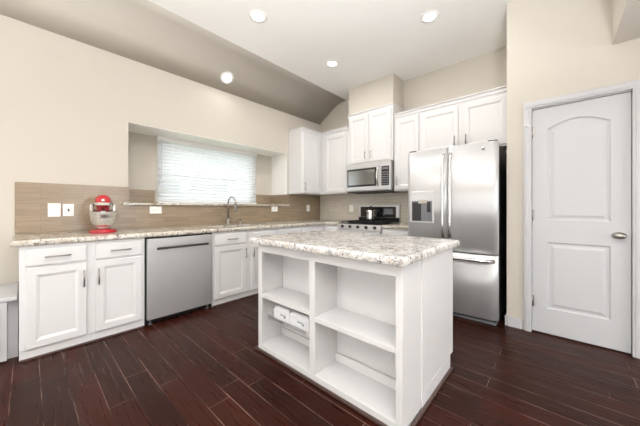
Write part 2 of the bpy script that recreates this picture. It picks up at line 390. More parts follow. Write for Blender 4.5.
# pantry door
door = thing('door_1', 'd', 'door'); del door['label']; del door['category']; struct(door)
def arched(x0, x1, z0, z1, rise, n=14):
    pts = [(x0, z0), (x1, z0)]
    for k in range(n + 1):
        u = k / n; pts.append((x1 + (x0 - x1) * u, z1 + rise * math.sin(PI * u) ** 1.0 * 1.0 if 0 < k < n else z1))
    return pts
def moulded_door():
    mb = MB(); b = bmesh.new(); yf = YP + 0.012
    outer = [(DX0 + 0.003, 0.012), (DX1 - 0.003, 0.012), (DX1 - 0.003, DZ1 - 0.003), (DX0 + 0.003, DZ1 - 0.003)]
    holes = [[(-0.083, 0.240), (0.312, 0.240), (0.312, 0.845), (-0.083, 0.845)], arched(-0.083, 0.312, 1.045, 1.875, 0.068)]
    def V(p, d): return b.verts.new((p[0], yf + d, p[1]))
    o0 = [V(p, 0) for p in outer]; o1 = [V(p, 0.035) for p in outer]
    for k in range(4): b.faces.new((o0[k], o0[(k + 1) % 4], o1[(k + 1) % 4], o1[k]))
    b.faces.new(o1)
    es = [b.edges.get((o0[k], o0[(k + 1) % 4])) for k in range(4)]
    for h in holes:
        rings = []
        for ins, d in ((0, 0), (0.010, 0.010), (0.026, 0.010), (0.048, 0.003)): rings.append([V(p, d) for p in inset(h, ins)])
        n = len(h)
        for a, c in zip(rings, rings[1:]):
            for k in range(n): b.faces.new((a[k], a[(k + 1) % n], c[(k + 1) % n], c[k]))
        b.faces.new(rings[-1])
        es += [b.edges.get((rings[0][k], rings[0][(k + 1) % n])) for k in range(n)]
    bmesh.ops.triangle_fill(b, use_beauty=True, edges=es)
    bmesh.ops.recalc_face_normals(b, faces=b.faces)
    return mb.merge(b)
moulded_door().build('door_panel', M['trim'], door)
fr = MB()
cw, gap = 0.062, 0.012
for (xa, xb) in ((DX0 - gap - cw + 0.014, DX0 - gap + 0.014 - 0.002), (DX1 + gap - 0.012, DX1 + gap - 0.012 + cw)):
    fr.box(xa, xb, YP - 0.02, YP - 0.001, 0, DZ1 + 0.012 - 0.002, 0.004); fr.box(min(xa, xb) + 0.016, max(xa, xb) - 0.014, YP - 0.025, YP - 0.015, 0, DZ1, 0.003)
fr.box(DX0 - gap - cw + 0.014, DX1 + cw, YP - 0.02, YP - 0.001, DZ1 + 0.010, DZ1 + 0.010 + cw, 0.004)
fr.box(DX0 - gap - cw + 0.03, DX1 + cw - 0.016, YP - 0.025, YP - 0.015, DZ1 + 0.026, DZ1 + cw - 0.004, 0.003)
fr.box(DX0 - 0.012, DX0 - 0.001, YP - 0.001, YP + 0.11, 0, DZ1, 0).box(DX1 + 0.001, DX1 + 0.012, YP - 0.001, YP + 0.11, 0, DZ1, 0).box(DX0 - 0.012, DX1 + 0.012, YP - 0.001, YP + 0.11, DZ1 + 0.001, DZ1 + 0.012, 0)
struct(fr.build('trim_3', M['trim']))
kn = MB(); kx, kz = 0.355, 0.935
kn.lathe([(0.0, 0.0), (0.031, 0.0), (0.033, 0.004), (0.027, 0.009), (0.012, 0.012), (0.011, 0.03), (0.02, 0.036), (0.028, 0.048), (0.028, 0.058), (0.018, 0.068), (0, 0.07)], 28, Matrix.Translation((kx, YP + 0.012, kz)) @ Matrix.Rotation(PI / 2, 4, 'X') @ Matrix.Diagonal((1.25, 0.85, 1, 1)))
kn.build('door_knob', M['nickel'], door)
MB().box(DX1 - 0.004, DX1 + 0.004, YP - 0.004, YP + 0.012, kz - 0.028, kz + 0.028, 0.002).build('latch', M['nickel'], door)
for hz in (1.87, 1.09, 0.29):
    MB().box(DX0 - 0.012, DX0 + 0.018, YP + 0.003, YP + 0.0115, hz - 0.05, hz + 0.05).tube([(DX0 + 0.001, YP + 0.001, hz - 0.053), (DX0 + 0.001, YP + 0.001, hz + 0.053)], 0.008).build('hinge', M['nickel'], door)
MB().tube([(DX0 + 0.001, YP - 0.005, 1.925), (DX0 - 0.035, YP - 0.035, 1.925)], 0.005).tube([(DX0 - 0.035, YP - 0.032, 1.925), (DX0 - 0.048, YP - 0.044, 1.925)], 0.009).build('door_stop', M['plate'], door)

# ------------------------------------------------------------------ outside the window
hs = thing('house', 'pale neighbouring house with dim windows seen through the white blind', 'house', (-9.5, 3.4, -0.3))
MB().box(-2.5, 0, -4.5, 5.5, 0, 4.4).build('wall', M['siding'], hs)
MB().prism([(0.35, 4.35), (-1.3, 5.6), (-2.9, 4.35), (-2.9, 4.25), (0.35, 4.25)], 'y', -4.8, 5.8).build('roof', M['roofing'], hs)
for ya in (-0.6, 0.25, 1.1):
    wi = MB().box(0, 0.05, ya, ya + 0.7, 2.0, 2.42, 0.01).build('window', M['trim'], hs)
    MB().box(0.051, 0.06, ya + 0.06, ya + 0.64, 2.05, 2.37).build('pane', M['darkpane'], wi)
MB().box(0, 0.25, -0.8, 2.1, 2.5, 2.58).build('awning', M['roofing'], hs)
MB().box(0, 0.05, 0.1, 0.9, 3.36, 3.42).build('vent', M['roofing'], hs)
struct(MB().box(-14, -4.4, -7, 12, -0.42, -0.3).build('trim_lawn', M['lawn']))

# ------------------------------------------------------------------ cabinet parts
def front_panel(x0, x1, z0, z1, t=0.02, st=0.058, deep=0.010):
    poly = [(x0, z0), (x1, z0), (x1, z1), (x0, z1)]
    rings = []
    for ins, y in ((0, -0.001), (0, -t + 0.004), (0.004, -t), (st - 0.004, -t), (st, -t + 0.003), (st + 0.006, -t + 0.004), (st + 0.016, -t + deep)):
        rings.append([(p[0], y, p[1]) for p in inset(poly, ins)])
    return MB().loft(rings)
def flat_front(x0, x1, z0, z1, t=0.02):
    poly = [(x0, z0), (x1, z0), (x1, z1), (x0, z1)]
    rings = [[(p[0], y, p[1]) for p in inset(poly, i)] for i, y in ((0, -0.001), (0, -t + 0.005), (0.002, -t + 0.002), (0.007, -t))]
    return MB().loft(rings)
def pull(parent, x, z, length, vertical, y0=-0.02):
    mb = MB(); r = 0.006; so = 0.030; h = length / 2
    if vertical:
        mb.tube([(x, y0 - so, z - h), (x, y0 - so, z + h)], r); ends = [(x, z - h * 0.72), (x, z + h * 0.72)]
    else:
        mb.tube([(x - h, y0 - so, z), (x + h, y0 - so, z)], r); ends = [(x - h * 0.72, z), (x + h * 0.72, z)]
    for ex, ez in ends: mb.tube([(ex, y0 + 0.0005, ez), (ex, y0 - so, ez)], 0.0045, 8)
    return mb.build('handle', M['nickel'], parent)
def cabinet(name, label, cat, loc, rotz, w, d, z0, z1, fronts, group=None, toe=None, crown=None, hollow=False):
    t = thing(name, label, cat, loc, rotz, group)
    if hollow:   # open carcass: face, sides, back and floor panels
        c = MB().box(0, w, 0, 0.02, z0, z1, 0.002).box(0, 0.018, 0.02, d, z0, z1).box(w - 0.018, w, 0.02, d, z0, z1).box(0.018, w - 0.018, d - 0.012, d, z0, z1).box(0.018, w - 0.018, 0.02, d - 0.012, z0, z0 + 0.018)
    else: c = MB().box(0, w, 0, d, z0, z1, 0.002)
    if toe: c.box(0, w, 0.006 if toe == 'flush' else 0.07, d, 0.0, z0)
    c.build('body', M['white'], t)
    if toe: MB().box(0, w, -0.012, 0.0055, 0.0, 0.016, 0.005).build('base_moulding', M['shoe'], t)
    for kind, x0, x1, a, b, hd in fronts:
        if kind == 'door':
            o = front_panel(x0, x1, a, b).build('door', M['white'], t)
        else:
            o = flat_front(x0, x1, a, b).build('drawer', M['white'], t)
        if hd: pull(o, *hd)
    if crown:
        x0c, x1c, ya, yb, = crown[:4]
        zc = z1
        prof = [(0.0, zc - 0.035), (-0.012, zc - 0.03), (-0.014, zc - 0.012), (-0.03, zc + 0.004), (-0.034, zc + 0.02), (0.0, zc + 0.02)]
        m = MB()
        m.box(x0c, x1c, ya - 0.010, yb, zc + 0.001, zc + 0.016, 0.002)
        m.box(x0c - (0.012 if crown[4] else 0), x1c + (0.012 if crown[5] else 0), ya - 0.026, yb, zc + 0.016, zc + 0.036, 0.005)
        m.box(x0c - (0.006 if crown[4] else 0), x1c + (0.006 if crown[5] else 0), ya - 0.014, ya - 0.0005, zc - 0.028, zc + 0.001, 0.003)
        m.build('crown_moulding', M['white'], t)
    return t
RS = PI / 2  # sink wall orientation: local x runs along world +y, fronts face +x
XF = -2.99
DZ = (0.085, 0.697); RZ = (0.713, 0.836)
def sink_cab(y0, y1): return (XF, y0, 0)
# left base cabinet: two drawers over two doors
y0 = -0.044
cabinet('base_cabinet', 'white base cabinet at the left end of the counter, under the red mixer', 'cabinet', (XF, y0, 0), RS, 0.806, 0.62, 0.078, 0.868,
        [('drawer', 0.033, 0.381, *RZ, (0.207, 0.778, 0.15, False)), ('drawer', 0.437, 0.784, *RZ, (0.613, 0.778, 0.15, False)),
         ('door', 0.033, 0.381, *DZ, (0.361, 0.567, 0.14, True)), ('door', 0.437, 0.784, *DZ, (0.457, 0.567, 0.14, True))], 'base cabinets along the sink wall', toe='flush')
y0 = 1.44
cabinet('base_cabinet', 'white base cabinet under the sink, right of the dishwasher', 'cabinet', (XF, y0, 0), RS, 0.935, 0.62, 0.078, 0.868,
        [('drawer', 0.022, 0.44, *RZ, (0.235, 0.778, 0.14, False)), ('drawer', 0.512, 0.92, *RZ, (0.716, 0.778, 0.14, False)),
         ('door', 0.022, 0.44, *DZ, (0.425, 0.585, 0.13, True)), ('door', 0.512, 0.92, *DZ, (0.54, 0.585, 0.13, True))], 'base cabinets along the sink wall', toe='flush', hollow=True)
y0 = 2.376
cabinet('base_cabinet', 'white corner base cabinet behind the island, right of the sink cabinet', 'cabinet', (XF, y0, 0), RS, 1.61, 0.62, 0.078, 0.868,
        [('drawer', 0.02, 0.45, *RZ, (0.235, 0.778, 0.13, False)), ('drawer', 0.49, 0.95, *RZ, (0.72, 0.778, 0.13, False)),
         ('door', 0.02, 0.45, *DZ, (0.42, 0.585, 0.13, True)), ('door', 0.49, 0.95, *DZ, (0.52, 0.585, 0.13, True))], 'base cabinets along the sink wall', toe='flush')
YF = 3.39
cabinet('base_cabinet', 'narrow white base cabinet between the corner and the left side of the range', 'cabinet', (-2.965, YF, 0), 0, 0.31, 0.6, 0.078, 0.868,
        [('drawer', 0.02, 0.29, *RZ, (0.155, 0.778, 0.12, False)), ('door', 0.02, 0.29, *DZ, (0.26, 0.585, 0.13, True))], 'base cabinets along the range wall', toe='flush')
cabinet('base_cabinet', 'white base cabinet squeezed between the range and the refrigerator', 'cabinet', (-1.87, YF, 0), 0, 0.5, 0.6, 0.078, 0.868,
        [('drawer', 0.02, 0.48, *RZ, (0.25, 0.778, 0.13, False)), ('door', 0.02, 0.48, *DZ, (0.05, 0.585, 0.13, True))], 'base cabinets along the range wall', toe='flush')

# upper cabinets
cabinet('wall_cabinet', 'white upper cabinet on the sink wall beside the window recess', 'cabinet', (-3.29, 3.155, 0), RS, 0.84, 0.325, 1.405, 2.515,
        [('door', 0.035, 0.445, 1.425, 2.45, (0.062, 1.53, 0.13, True))], 'upper cabinets', crown=(0, 0.5, 0, 0.32, True, False))
cabinet('wall_cabinet', 'white upper cabinet in the corner, left of the microwave', 'cabinet', (-3.285, 3.67, 0), 0, 0.62, 0.325, 1.405, 2.515,
        [('door', 0.11, 0.585, 1.425, 2.45, None)], 'upper cabinets', crown=(0.0, 0.62, 0, 0.32, False, False))
cabinet('wall_cabinet', 'taller white two-door upper cabinet directly above the microwave', 'cabinet', (-2.655, 3.66, 0), 0, 0.815, 0.335, 1.872, 2.684,
        [('door', 0.028, 0.391, 1.89, 2.655, (0.345, 2.0, 0.12, True)), ('door', 0.412, 0.787, 1.89, 2.655, (0.447, 2.0, 0.12, True))], 'upper cabinets', crown=(0, 0.815, 0, 0.33, True, True))
cabinet('wall_cabinet', 'narrow white upper cabinet between the microwave and the refrigerator', 'cabinet', (-1.825, 3.67, 0), 0, 0.385, 0.325, 1.405, 2.515,
        [('door', 0.03, 0.37, 1.425, 2.45, (0.055, 1.55, 0.13, True))], 'upper cabinets', crown=(0, 0.385, 0, 0.32, False, False))
cabinet('wall_cabinet', 'wide white two-door upper cabinet above the refrigerator', 'cabinet', (-1.438, 3.67, 0), 0, 1.035, 0.325, 1.87, 2.515,
        [('door', 0.02, 0.488, 1.89, 2.45, (0.45, 2.01, 0.12, True)), ('door', 0.545, 1.0, 1.89, 2.45, (0.58, 2.01, 0.12, True))], 'upper cabinets', crown=(0, 1.035, 0, 0.32, False, False))

# countertops
EDGE = lambda a, b: [(0.010, a), (0.002, a + 0.006), (0, a + 0.018), (0.001, b - 0.014), (0.006, b - 0.005), (0.014, b)]
ct = [(XW + 0.0005, -0.09), (-2.957, -0.09), (-2.957, 3.36), (-2.65, 3.36), (-2.65, YW - 0.001), (XW + 0.0005, YW - 0.001)]
hole = [(-3.46, 1.56), (-3.06, 1.56), (-3.06, 2.3), (-3.46, 2.3)]
tag(MB().holed(ct, [hole], 0.870, 0.915, EDGE(0.870, 0.915)).build('countertop', M['granite']), 'L-shaped speckled cream granite countertop running under the window into the corner', 'countertop')
tag(MB().holed([(-1.868, 3.36), (-1.37, 3.36), (-1.37, YW - 0.0095), (-1.868, YW - 0.0095)], [], 0.870, 0.915, EDGE(0.870, 0.915)).build('countertop', M['granite']), 'short speckled granite countertop between the range and the refrigerator', 'countertop')

# sink and faucet
sk = thing('kitchen_sink', 'undermount steel sink set into the granite counter below the window', 'sink', (-3.26, 1.93, 0.68))
s_ = MB(); a0, a1, c0, c1 = -0.215, 0.215, -0.385, 0.385
s_.box(a0, a1, c0, c1, 0, 0.008).box(a0, a0 + 0.008, c0, c1, 0.008, 0.188).box(a1 - 0.008, a1, c0, c1, 0.008, 0.188).box(a0 + .008, a1 - .008, c0, c0 + 0.008, 0.008, 0.188).box(a0 + .008, a1 - .008, c1 - 0.008, c1, 0.008, 0.188)
s_.build('basin', M['sinksteel'], sk)
MB().lathe([(0, 0.0085), (0.045, 0.0085), (0.045, 0.011), (0.03, 0.012), (0, 0.0105)], 24).build('drain', M['chrome'], sk)
fc = thing('faucet', 'tall brushed gooseneck faucet standing behind the sink', 'faucet', (-3.525, 1.93, 0.9155))
MB().lathe([(0, 0), (0.028, 0), (0.028, 0.006), (0.02, 0.012), (0.019, 0.075), (0.015, 0.085), (0, 0.085)], 24).build('base', M['nickel'], fc)
pts = [(0, 0, 0.08), (0, 0, 0.30)]
for k in range(1, 13):
    a = PI - k / 12 * PI * 1.08; pts.append((0.085 + 0.085 * math.cos(a), 0.085 * 0.12 * (1 + math.cos(a)), 0.30 + 0.095 * math.sin(a)))
MB().tube(pts, 0.0115, 14).build('spout', M['nickel'], fc)
e = Vector(pts[-1]); d_ = (e - Vector(pts[-2])).normalized()
MB().tube([e - d_ * 0.004, e + d_ * 0.03, e + d_ * 0.075, e + d_ * 0.09], 0.014, 14, [0.0125, 0.016, 0.018, 0.015]).build('spray_head', M['nickel'], fc)
MB().tube([(0.005, 0.012, 0.05), (0.02, 0.045, 0.055), (0.045, 0.11, 0.07)], 0.007, 10, [0.012, 0.008, 0.0065]).build('lever_handle', M['nickel'], fc)
sd = thing('soap_dispenser', 'small brushed soap dispenser pump beside the faucet', 'soap dispenser', (-3.525, 2.12, 0.9155))
MB().lathe([(0, 0), (0.02, 0), (0.02, 0.005), (0.012, 0.012), (0.011, 0.04), (0.006, 0.042), (0.006, 0.07), (0, 0.07)], 20).build('base', M['nickel'], sd)
MB().tube([(-0.008, 0, 0.072), (0.05, 0.0, 0.075), (0.07, 0.0, 0.066)], 0.007, 10).build('nozzle', M['nickel'], sd)

# dishwasher
dw = thing('dishwasher', 'stainless dishwasher with a long bar handle between white cabinets', 'dishwasher', (XF, 0.765, 0), RS)
W_ = 0.672
MB().box(0.012, W_ - 0.012, 0.02, 0.58, 0.10, 0.866).box(0.0, 0.010, 0.012, 0.5, 0.0, 0.867).box(W_ - 0.01, W_, 0.012, 0.5, 0.0, 0.867).box(0.012, W_ - 0.012, -0.012, 0.02, 0.855, 0.867).build('body', M['black'], dw)
MB().box(0.016, W_ - 0.016, -0.026, 0.018, 0.058, 0.852, 0.006, 3).build('door', M['steel'], dw)
MB().box(0.012, W_ - 0.012, 0.03, 0.10, 0.012, 0.098).build('kick_plate', M['black'], dw)
for xx in (0.05, W_ - 0.05): MB().lathe([(0, 0), (0.018, 0), (0.018, 0.006), (0.008, 0.01), (0.008, 0.04), (0, 0.04)], 14, Matrix.Translation((xx, 0.02, 0))).build('foot', M['grey'], dw)
dh = MB().tube([(0.09, -0.064, 0.755), (W_ - 0.075, -0.064, 0.755)], 0.0115, 14)
for xx in (0.115, W_ - 0.1): dh.tube([(xx, -0.0255, 0.755), (xx, -0.064, 0.755)], 0.009, 10)
dh.build('handle', M['dark'], dw)

# built-in bench at the far left
bn = thing('storage_bench', 'low white built-in bench against the wall left of the cabinets', 'bench', (-3.07, -0.05, 0))
MB().box(-0.545, 0.0, -1.9, -0.055, 0.013, 0.455).box(-0.545, -0.06, -0.054, 0.0, 0, 0.44).build('body', M['trim'], bn)
MB().box(-0.545, 0.018, -1.9, -0.002, 0.456, 0.487, 0.006).build('seat', M['trim'], bn)
for k in range(3):
    p = front_panel(0, 0.56, 0.06, 0.41, 0.014, 0.05, 0.008); p.build('panel', M['trim'], bn, (0.001, -1.85 + k * 0.6, 0), RS)

# ------------------------------------------------------------------ island
IX0, IX1, IY0, IY1, IYB = -1.832, -0.587, 1.27, 2.10, 1.515
il = thing('kitchen_island', 'white kitchen island with open shelves facing the camera', 'kitchen island', ((IX0 + IX1) / 2, (IY0 + IY1) / 2, 0))
ox, oy = (IX0 + IX1) / 2, (IY0 + IY1) / 2
def ib(*bx, bev=0.002):
    m = MB()
    for (a, b, c, d, e, f) in bx: m.box(a - ox, b - ox, c - oy, d - oy, e, f, bev)
    return m
ib((IX0 + 0.018, IX1 - 0.020, IYB + 0.019, IY1 - 0.02, 0.1, 0.868), (IX0 + .018, IX1 - .02, IYB + 0.019, IY1 - 0.08, 0.0, 0.099)).build('back_cabinet', M['white'], il)
for k, (a, b) in enumerate(((0.02, 0.61), (0.635, 1.225))):   # doors on the range side
    dd = front_panel(a, b, 0.12, 0.85).build('door', M['white'], il, (IX1 - ox, IY1 - 0.02 - oy, 0), PI)
    pull(dd, b - 0.04 if k == 0 else a + 0.04, 0.70, 0.14, True)
ib((IX0, IX0 + 0.017, IY0 + 0.019, IYB + 0.018, 0, 0.868)).build('side_panel', M['white'], il)
ib((IX1 - 0.017, IX1, IY0 + 0.019, IYB + 0.0, 0, 0.868)).build('side_panel', M['white'], il)
ib((IX1 - 0.019, IX1 + 0.006, IYB + 0.001, IY1, 0.1, 0.868), (IX1 - 0.019, IX1 + 0.006, IYB + 0.001, IY1 - 0.06, 0.0, 0.1), bev=0.003).build('end_panel', M['white'], il)
ib((IX0 - 0.006, IX0 + 0.017, IYB + 0.019, IY1, 0.1, 0.868), (IX0 - 0.006, IX0 + 0.017, IYB + 0.019, IY1 - 0.06, 0.0, 0.1), bev=0.003).build('end_panel', M['white'], il)
ib((IX0 + 0.017, IX1 - 0.019, IYB, IYB + 0.018, 0, 0.868), bev=0.0).build('back_panel', M['white'], il)
ib((-1.240, -1.204, IY0 + 0.019, IYB - 0.001, 0.0, 0.868), bev=0).build('divider', M['white'], il)
L0, L1, R0, R1 = IX0 + 0.018, -1.241, -1.203, IX1 - 0.018
fz = IY0 + 0.018
ib((IX0, -1.786, IY0, fz, 0, 0.868), (-1.786, IX1 - 0.038, IY0, fz, 0.803, 0.868), (IX1 - 0.038, IX1, IY0, fz, 0, 0.868), (-1.247, -1.198, IY0, fz, 0.052, 0.803), (-1.786, IX1 - 0.038, IY0, fz, 0.0, 0.052), bev=0.0015).build('face_frame', M['white'], il)
ib((L0, L1, IY0 + 0.004, IYB - 0.001, 0.432, 0.462)).build('shelf', M['white'], il)
ib((R0, R1, IY0 + 0.004, IYB - 0.001, 0.403, 0.435)).build('shelf', M['white'], il)
ib((L0, L1, fz + 0.001, IYB - 0.001, 0.03, 0.052)).build('bottom_shelf', M['white'], il)
ib((R0, R1, fz + 0.001, IYB - 0.001, 0.03, 0.052)).build('bottom_shelf', M['white'], il)
ib((R0, R1, IYB - 0.02, IYB - 0.001, 0.053, 0.112)).build('cleat', M['white'], il)
ib((L0, L1, IYB - 0.02, IYB - 0.001, 0.053, 0.112)).build('cleat', M['white'], il)
# dark quarter-round shoe on the floor
sh = MB(); q = 0.019
for (a, b, c, d) in ((IX0 - 0.006 - q, IX1 + 0.006 + q, IY0 - q, IY0 - 0.0005), (IX1 + 0.0065, IX1 + 0.006 + q, IY0 - 0.0005, IY1 - 0.06), (IX0 - 0.006 - q, IX0 - 0.0065, IY0 - 0.0005, IY1 - 0.06)):
    sh.box(a - ox, b - ox, c - oy, d - oy, 0, 0.019, 0.006)
sh.build('base_moulding', M['shoe'], il)
isl_top = [(-1.875, 1.212), (-0.556, 1.212), (-0.556, 2.19), (-1.875, 2.19)]
tag(MB().holed(isl_top, [], 0.869, 0.916, EDGE(0.869, 0.916)).build('island_countertop', M['granite_isl']), 'thick white granite slab with grey speckles lying on the island', 'countertop')
# wire basket hung under the left shelf, with two white packets
bk = thing('wire_basket', 'white wire basket hanging under the left island shelf', 'basket', (-1.515, IY0 + 0.13, 0.27))
wb = MB(); bw_, bd_ = 0.215, 0.105
for zz, rr in ((0.0, 0.0025), (0.045, 0.002), (0.09, 0.0025)):
    wb.tube([(-bw_, -bd_, zz), (bw_, -bd_, zz)], rr, 8).tube([(-bw_, bd_, zz), (bw_, bd_, zz)], rr, 8).tube([(-bw_, -bd_, zz), (-bw_, bd_, zz)], rr, 8).tube([(bw_, -bd_, zz), (bw_, bd_, zz)], rr, 8)
for k in range(13):
    x = -bw_ + k * 2 * bw_ / 12
    wb.tube([(x, -bd_, 0.09), (x, -bd_, 0), (x, bd_, 0), (x, bd_, 0.09)], 0.0013, 6)
wb.build('basket_frame', M['plate'], bk)
for x in (-0.17, 0.17):
    MB().tube([(x, bd_, 0.09), (x, bd_, 0.157), (x, -0.1, 0.157)], 0.0025, 8).build('hanger', M['plate'], bk)
MB().box(-bw_, bw_, -bd_ - 0.004, -bd_ - 0.002, 0.0, 0.035).build('clear_lip', glassy('clear_plastic', (0.97, 0.97, 0.98, 1), 0.85, 0.05), bk)
def packet(x, lab, wd):
    p = thing('paper_packet', lab, 'packet', (x, IY0 + 0.125, 0.2735), 0.06, 'white packets in the wire basket')
    m = MB(); m.loft([[(sx * wd * a, sy * 0.075 * a, z) for sx, sy in ((-1, -1), (1, -1), (1, 1), (-1, 1))] for a, z in ((0.94, 0), (1, 0.012), (1.0, 0.085), (0.95, 0.1), (0.8, 0.108))])
    m.build('wrapper', M['wrap'], p)
    MB().box(-wd * 0.15, wd * 0.4, -0.0768, -0.0755, 0.05, 0.058).box(wd * 0.3, wd * 0.5, -0.0768, -0.0755, 0.035, 0.055).build('printed_mark', M['print'], p)
packet(-1.60, 'left of the two white packets in the basket under the island shelf', 0.085)
packet(-1.405, 'right of the two white packets in the basket under the island shelf', 0.095)

# ------------------------------------------------------------------ range
RX0, RX1 = -2.642, -1.876
rg = thing('range', 'stainless gas range with black cooktop between the white base cabinets', 'stove', ((RX0 + RX1) / 2, 3.36, 0))
hw = (RX1 - RX0) / 2
MB().box(-hw, hw, 0.03, 0.6, 0.06, 0.905, 0.002).box(-hw + 0.02, hw - 0.02, 0.07, 0.58, 0.0, 0.06).build('body', M['steel_dark'], rg)
MB().box(-hw, hw, 0.0, 0.585, 0.906, 0.92, 0.004).build('cooktop', M['glass_black'], rg)
gr = MB()
for gx in (-0.25, 0.0, 0.25):
    for yy in (0.07, 0.18, 0.30, 0.42, 0.53): gr.box(gx - 0.115, gx + 0.115, yy - 0.006, yy + 0.006, 0.933, 0.946)
    for xx in (-0.11, 0.0, 0.11): gr.box(gx + xx - 0.006, gx + xx + 0.006, 0.064, 0.536, 0.9335, 0.9455)
    for xx in (-0.108, 0.108):
        for yy in (0.08, 0.52): gr.box(gx + xx - 0.006, gx + xx + 0.006, yy - 0.006, yy + 0.006, 0.921, 0.94)
gr.build('grate', M['iron'], rg)
for gx in (-0.25, 0, 0.25):
    for yy in (0.17, 0.43):
        MB().lathe([(0, 0.9205), (0.045, 0.9205), (0.045, 0.926), (0.03, 0.928), (0.028, 0.932), (0, 0.9325)], 20, Matrix.Translation((gx, yy, 0))).build('burner', M['iron'], rg)
cp = MB().prism([(0.029, 0.82), (-0.012, 0.825), (0.0, 0.903), (0.029, 0.905)], 'x', -hw, hw).build('control_panel', M['steel'], rg)
for k in range(5):
    MB().lathe([(0, -0.004), (0.024, -0.004), (0.022, 0.012), (0.018, 0.03), (0, 0.031)], 20, Matrix.Translation((-0.29 + k * 0.145, -0.006, 0.865)) @ Matrix.Rotation(PI / 2 - 0.15, 4, 'X')).build('knob', M['dark'], rg)
od = MB().box(-hw, hw, -0.02, 0.028, 0.27, 0.815, 0.005).build('oven_door', M['steel'], rg)
MB().box(-0.27, 0.27, -0.0225, -0.0205, 0.36, 0.66).build('oven_window', M['glass_black'], od)
h_ = MB().tube([(-0.33, -0.07, 0.765), (0.33, -0.07, 0.765)], 0.012, 12)
for xx in (-0.29, 0.29): h_.tube([(xx, -0.0205, 0.765), (xx, -0.07, 0.765)], 0.009, 10)
h_.build('handle', M['nickel'], od)
MB().box(-hw, hw, -0.015, 0.028, 0.07, 0.262, 0.005).build('drawer', M['steel'], rg)
bgd = MB().box(-hw, hw, 0.587, 0.625, 0.906, 1.205, 0.006).build('backguard', M['steel'], rg)
MB().box(-hw + 0.04, hw - 0.06, 0.5845, 0.5865, 1.0, 1.175).build('glass_panel', M['glass_black'], bgd)
MB().box(0.12, 0.27, 0.5825, 0.5843, 1.05, 1.14).build('display', M['grey'], bgd)
MB().box(-hw, hw, 0.586, 0.5868, 0.925, 0.998).build('vent_strip', M['black'], bgd)
# kettle on the range
kt = thing('coffee_pot', 'small polished steel pot with dark lid standing on the range', 'pot', (-2.30, 3.79, 0.947)); kt.scale = (1.2, 1.2, 1.25)
MB().lathe([(0, 0), (0.062, 0), (0.066, 0.006), (0.06, 0.05), (0.052, 0.10), (0.056, 0.14), (0.05, 0.142), (0, 0.142)], 24).build('body', M['chrome'], kt)
MB().lathe([(0, 0.143), (0.052, 0.143), (0.05, 0.152), (0.02, 0.165), (0.012, 0.17), (0.016, 0.182), (0.012, 0.192), (0, 0.193)], 24).build('lid', M['black'], kt)
MB().tube([(0.05, -0.01, 0.125), (0.095, -0.015, 0.12), (0.1, -0.015, 0.07), (0.06, -0.01, 0.03)], 0.007, 8).build('handle', M['black'], kt)
MB().tube([(-0.05, 0, 0.11), (-0.075, 0, 0.135)], 0.012, 8, [0.014, 0.007]).build('spout', M['chrome'], kt)

# ------------------------------------------------------------------ microwave
mwv = thing('microwave', 'stainless over-the-range microwave with dark window mounted under the tall cabinet', 'microwave', (-2.245, 3.60, 1.42))
hw = 0.40
MB().box(-hw, hw, 0.03, 0.385, 0.0, 0.448, 0.003).build('body', M['steel_dark'], mwv)
MB().box(-hw + 0.002, hw - 0.002, 0.0, 0.38, -0.018, -0.001).build('vent_grille', M['dark'], mwv)
md = MB().box(-hw, 0.225, -0.012, 0.029, 0.012, 0.446, 0.006, 3).build('door', M['steel'], mwv)
MB().box(-hw + 0.015, 0.165, -0.0155, -0.0125, 0.075, 0.365, 0.002).build('window_border', M['glass_black'], md)
MB().box(-hw + 0.04, 0.135, -0.0175, -0.016, 0.105, 0.335).build('window', M['mw_glass'], md)
hp = [(0.196, -0.012, 0.08)] + [(0.196, -0.012 - 0.045 * math.sin(PI * k / 10) ** 0.7, 0.08 + 0.29 * k / 10) for k in range(1, 10)] + [(0.196, -0.012, 0.37)]
MB().tube(hp, 0.014, 12).build('handle', M['chrome'], md)
mc = MB().box(0.228, hw, -0.010, 0.029, 0.012, 0.446, 0.004).build('control_panel', M['steel'], mwv)
MB().box(0.25, hw - 0.025, -0.0135, -0.0105, 0.075, 0.365, 0.001).build('key_plate', M['glass_black'], mc)
MB().box(0.262, hw - 0.037, -0.0155, -0.0138, 0.315, 0.35).build('display', M['grey'], mc)
kp = MB()
for r in range(6):
    for c in range(3): kp.box(0.264 + c * 0.036, 0.29 + c * 0.036, -0.0152, -0.0138, 0.09 + r * 0.035, 0.108 + r * 0.035)
kp.build('buttons', M['grey'], mc)

# ------------------------------------------------------------------ refrigerator
fg = thing('refrigerator', 'tall stainless french door refrigerator with water dispenser and bottom freezer', 'refrigerator', (-0.892, 3.04, 0))
hw = 0.452
MB().box(-hw + 0.006, hw - 0.006, 0.075, 0.86, 0.03, 1.785, 0.004).build('body', M['dark'], fg)
MB().box(-hw + 0.02, hw - 0.02, 0.04, 0.10, 0.0, 0.028).box(-hw + 0.02, -hw + 0.05, 0.1, 0.8, 0.0, 0.029).box(hw - 0.05, hw - 0.02, 0.1, 0.8, 0.0, 0.029).build('base_grille', M['grey'], fg)
def bow(x0, x1, z0, z1, hole=None):
    # gently crowned door skin with rounded vertical edges
    n = 18; cs = []
    for k in range(n + 1):
        u = k / n; x = x0 + (x1 - x0) * u; e = min(u, 1 - u) * (x1 - x0)
        r = 0.022; edge = r - math.sqrt(max(0, r * r - max(0, r - e) ** 2)) if e < r else 0
        g = (x) / hw; cs.append((x, -0.014 * (1 - g * g) - 0.006 * math.sin(PI * u) + edge))
    return cs
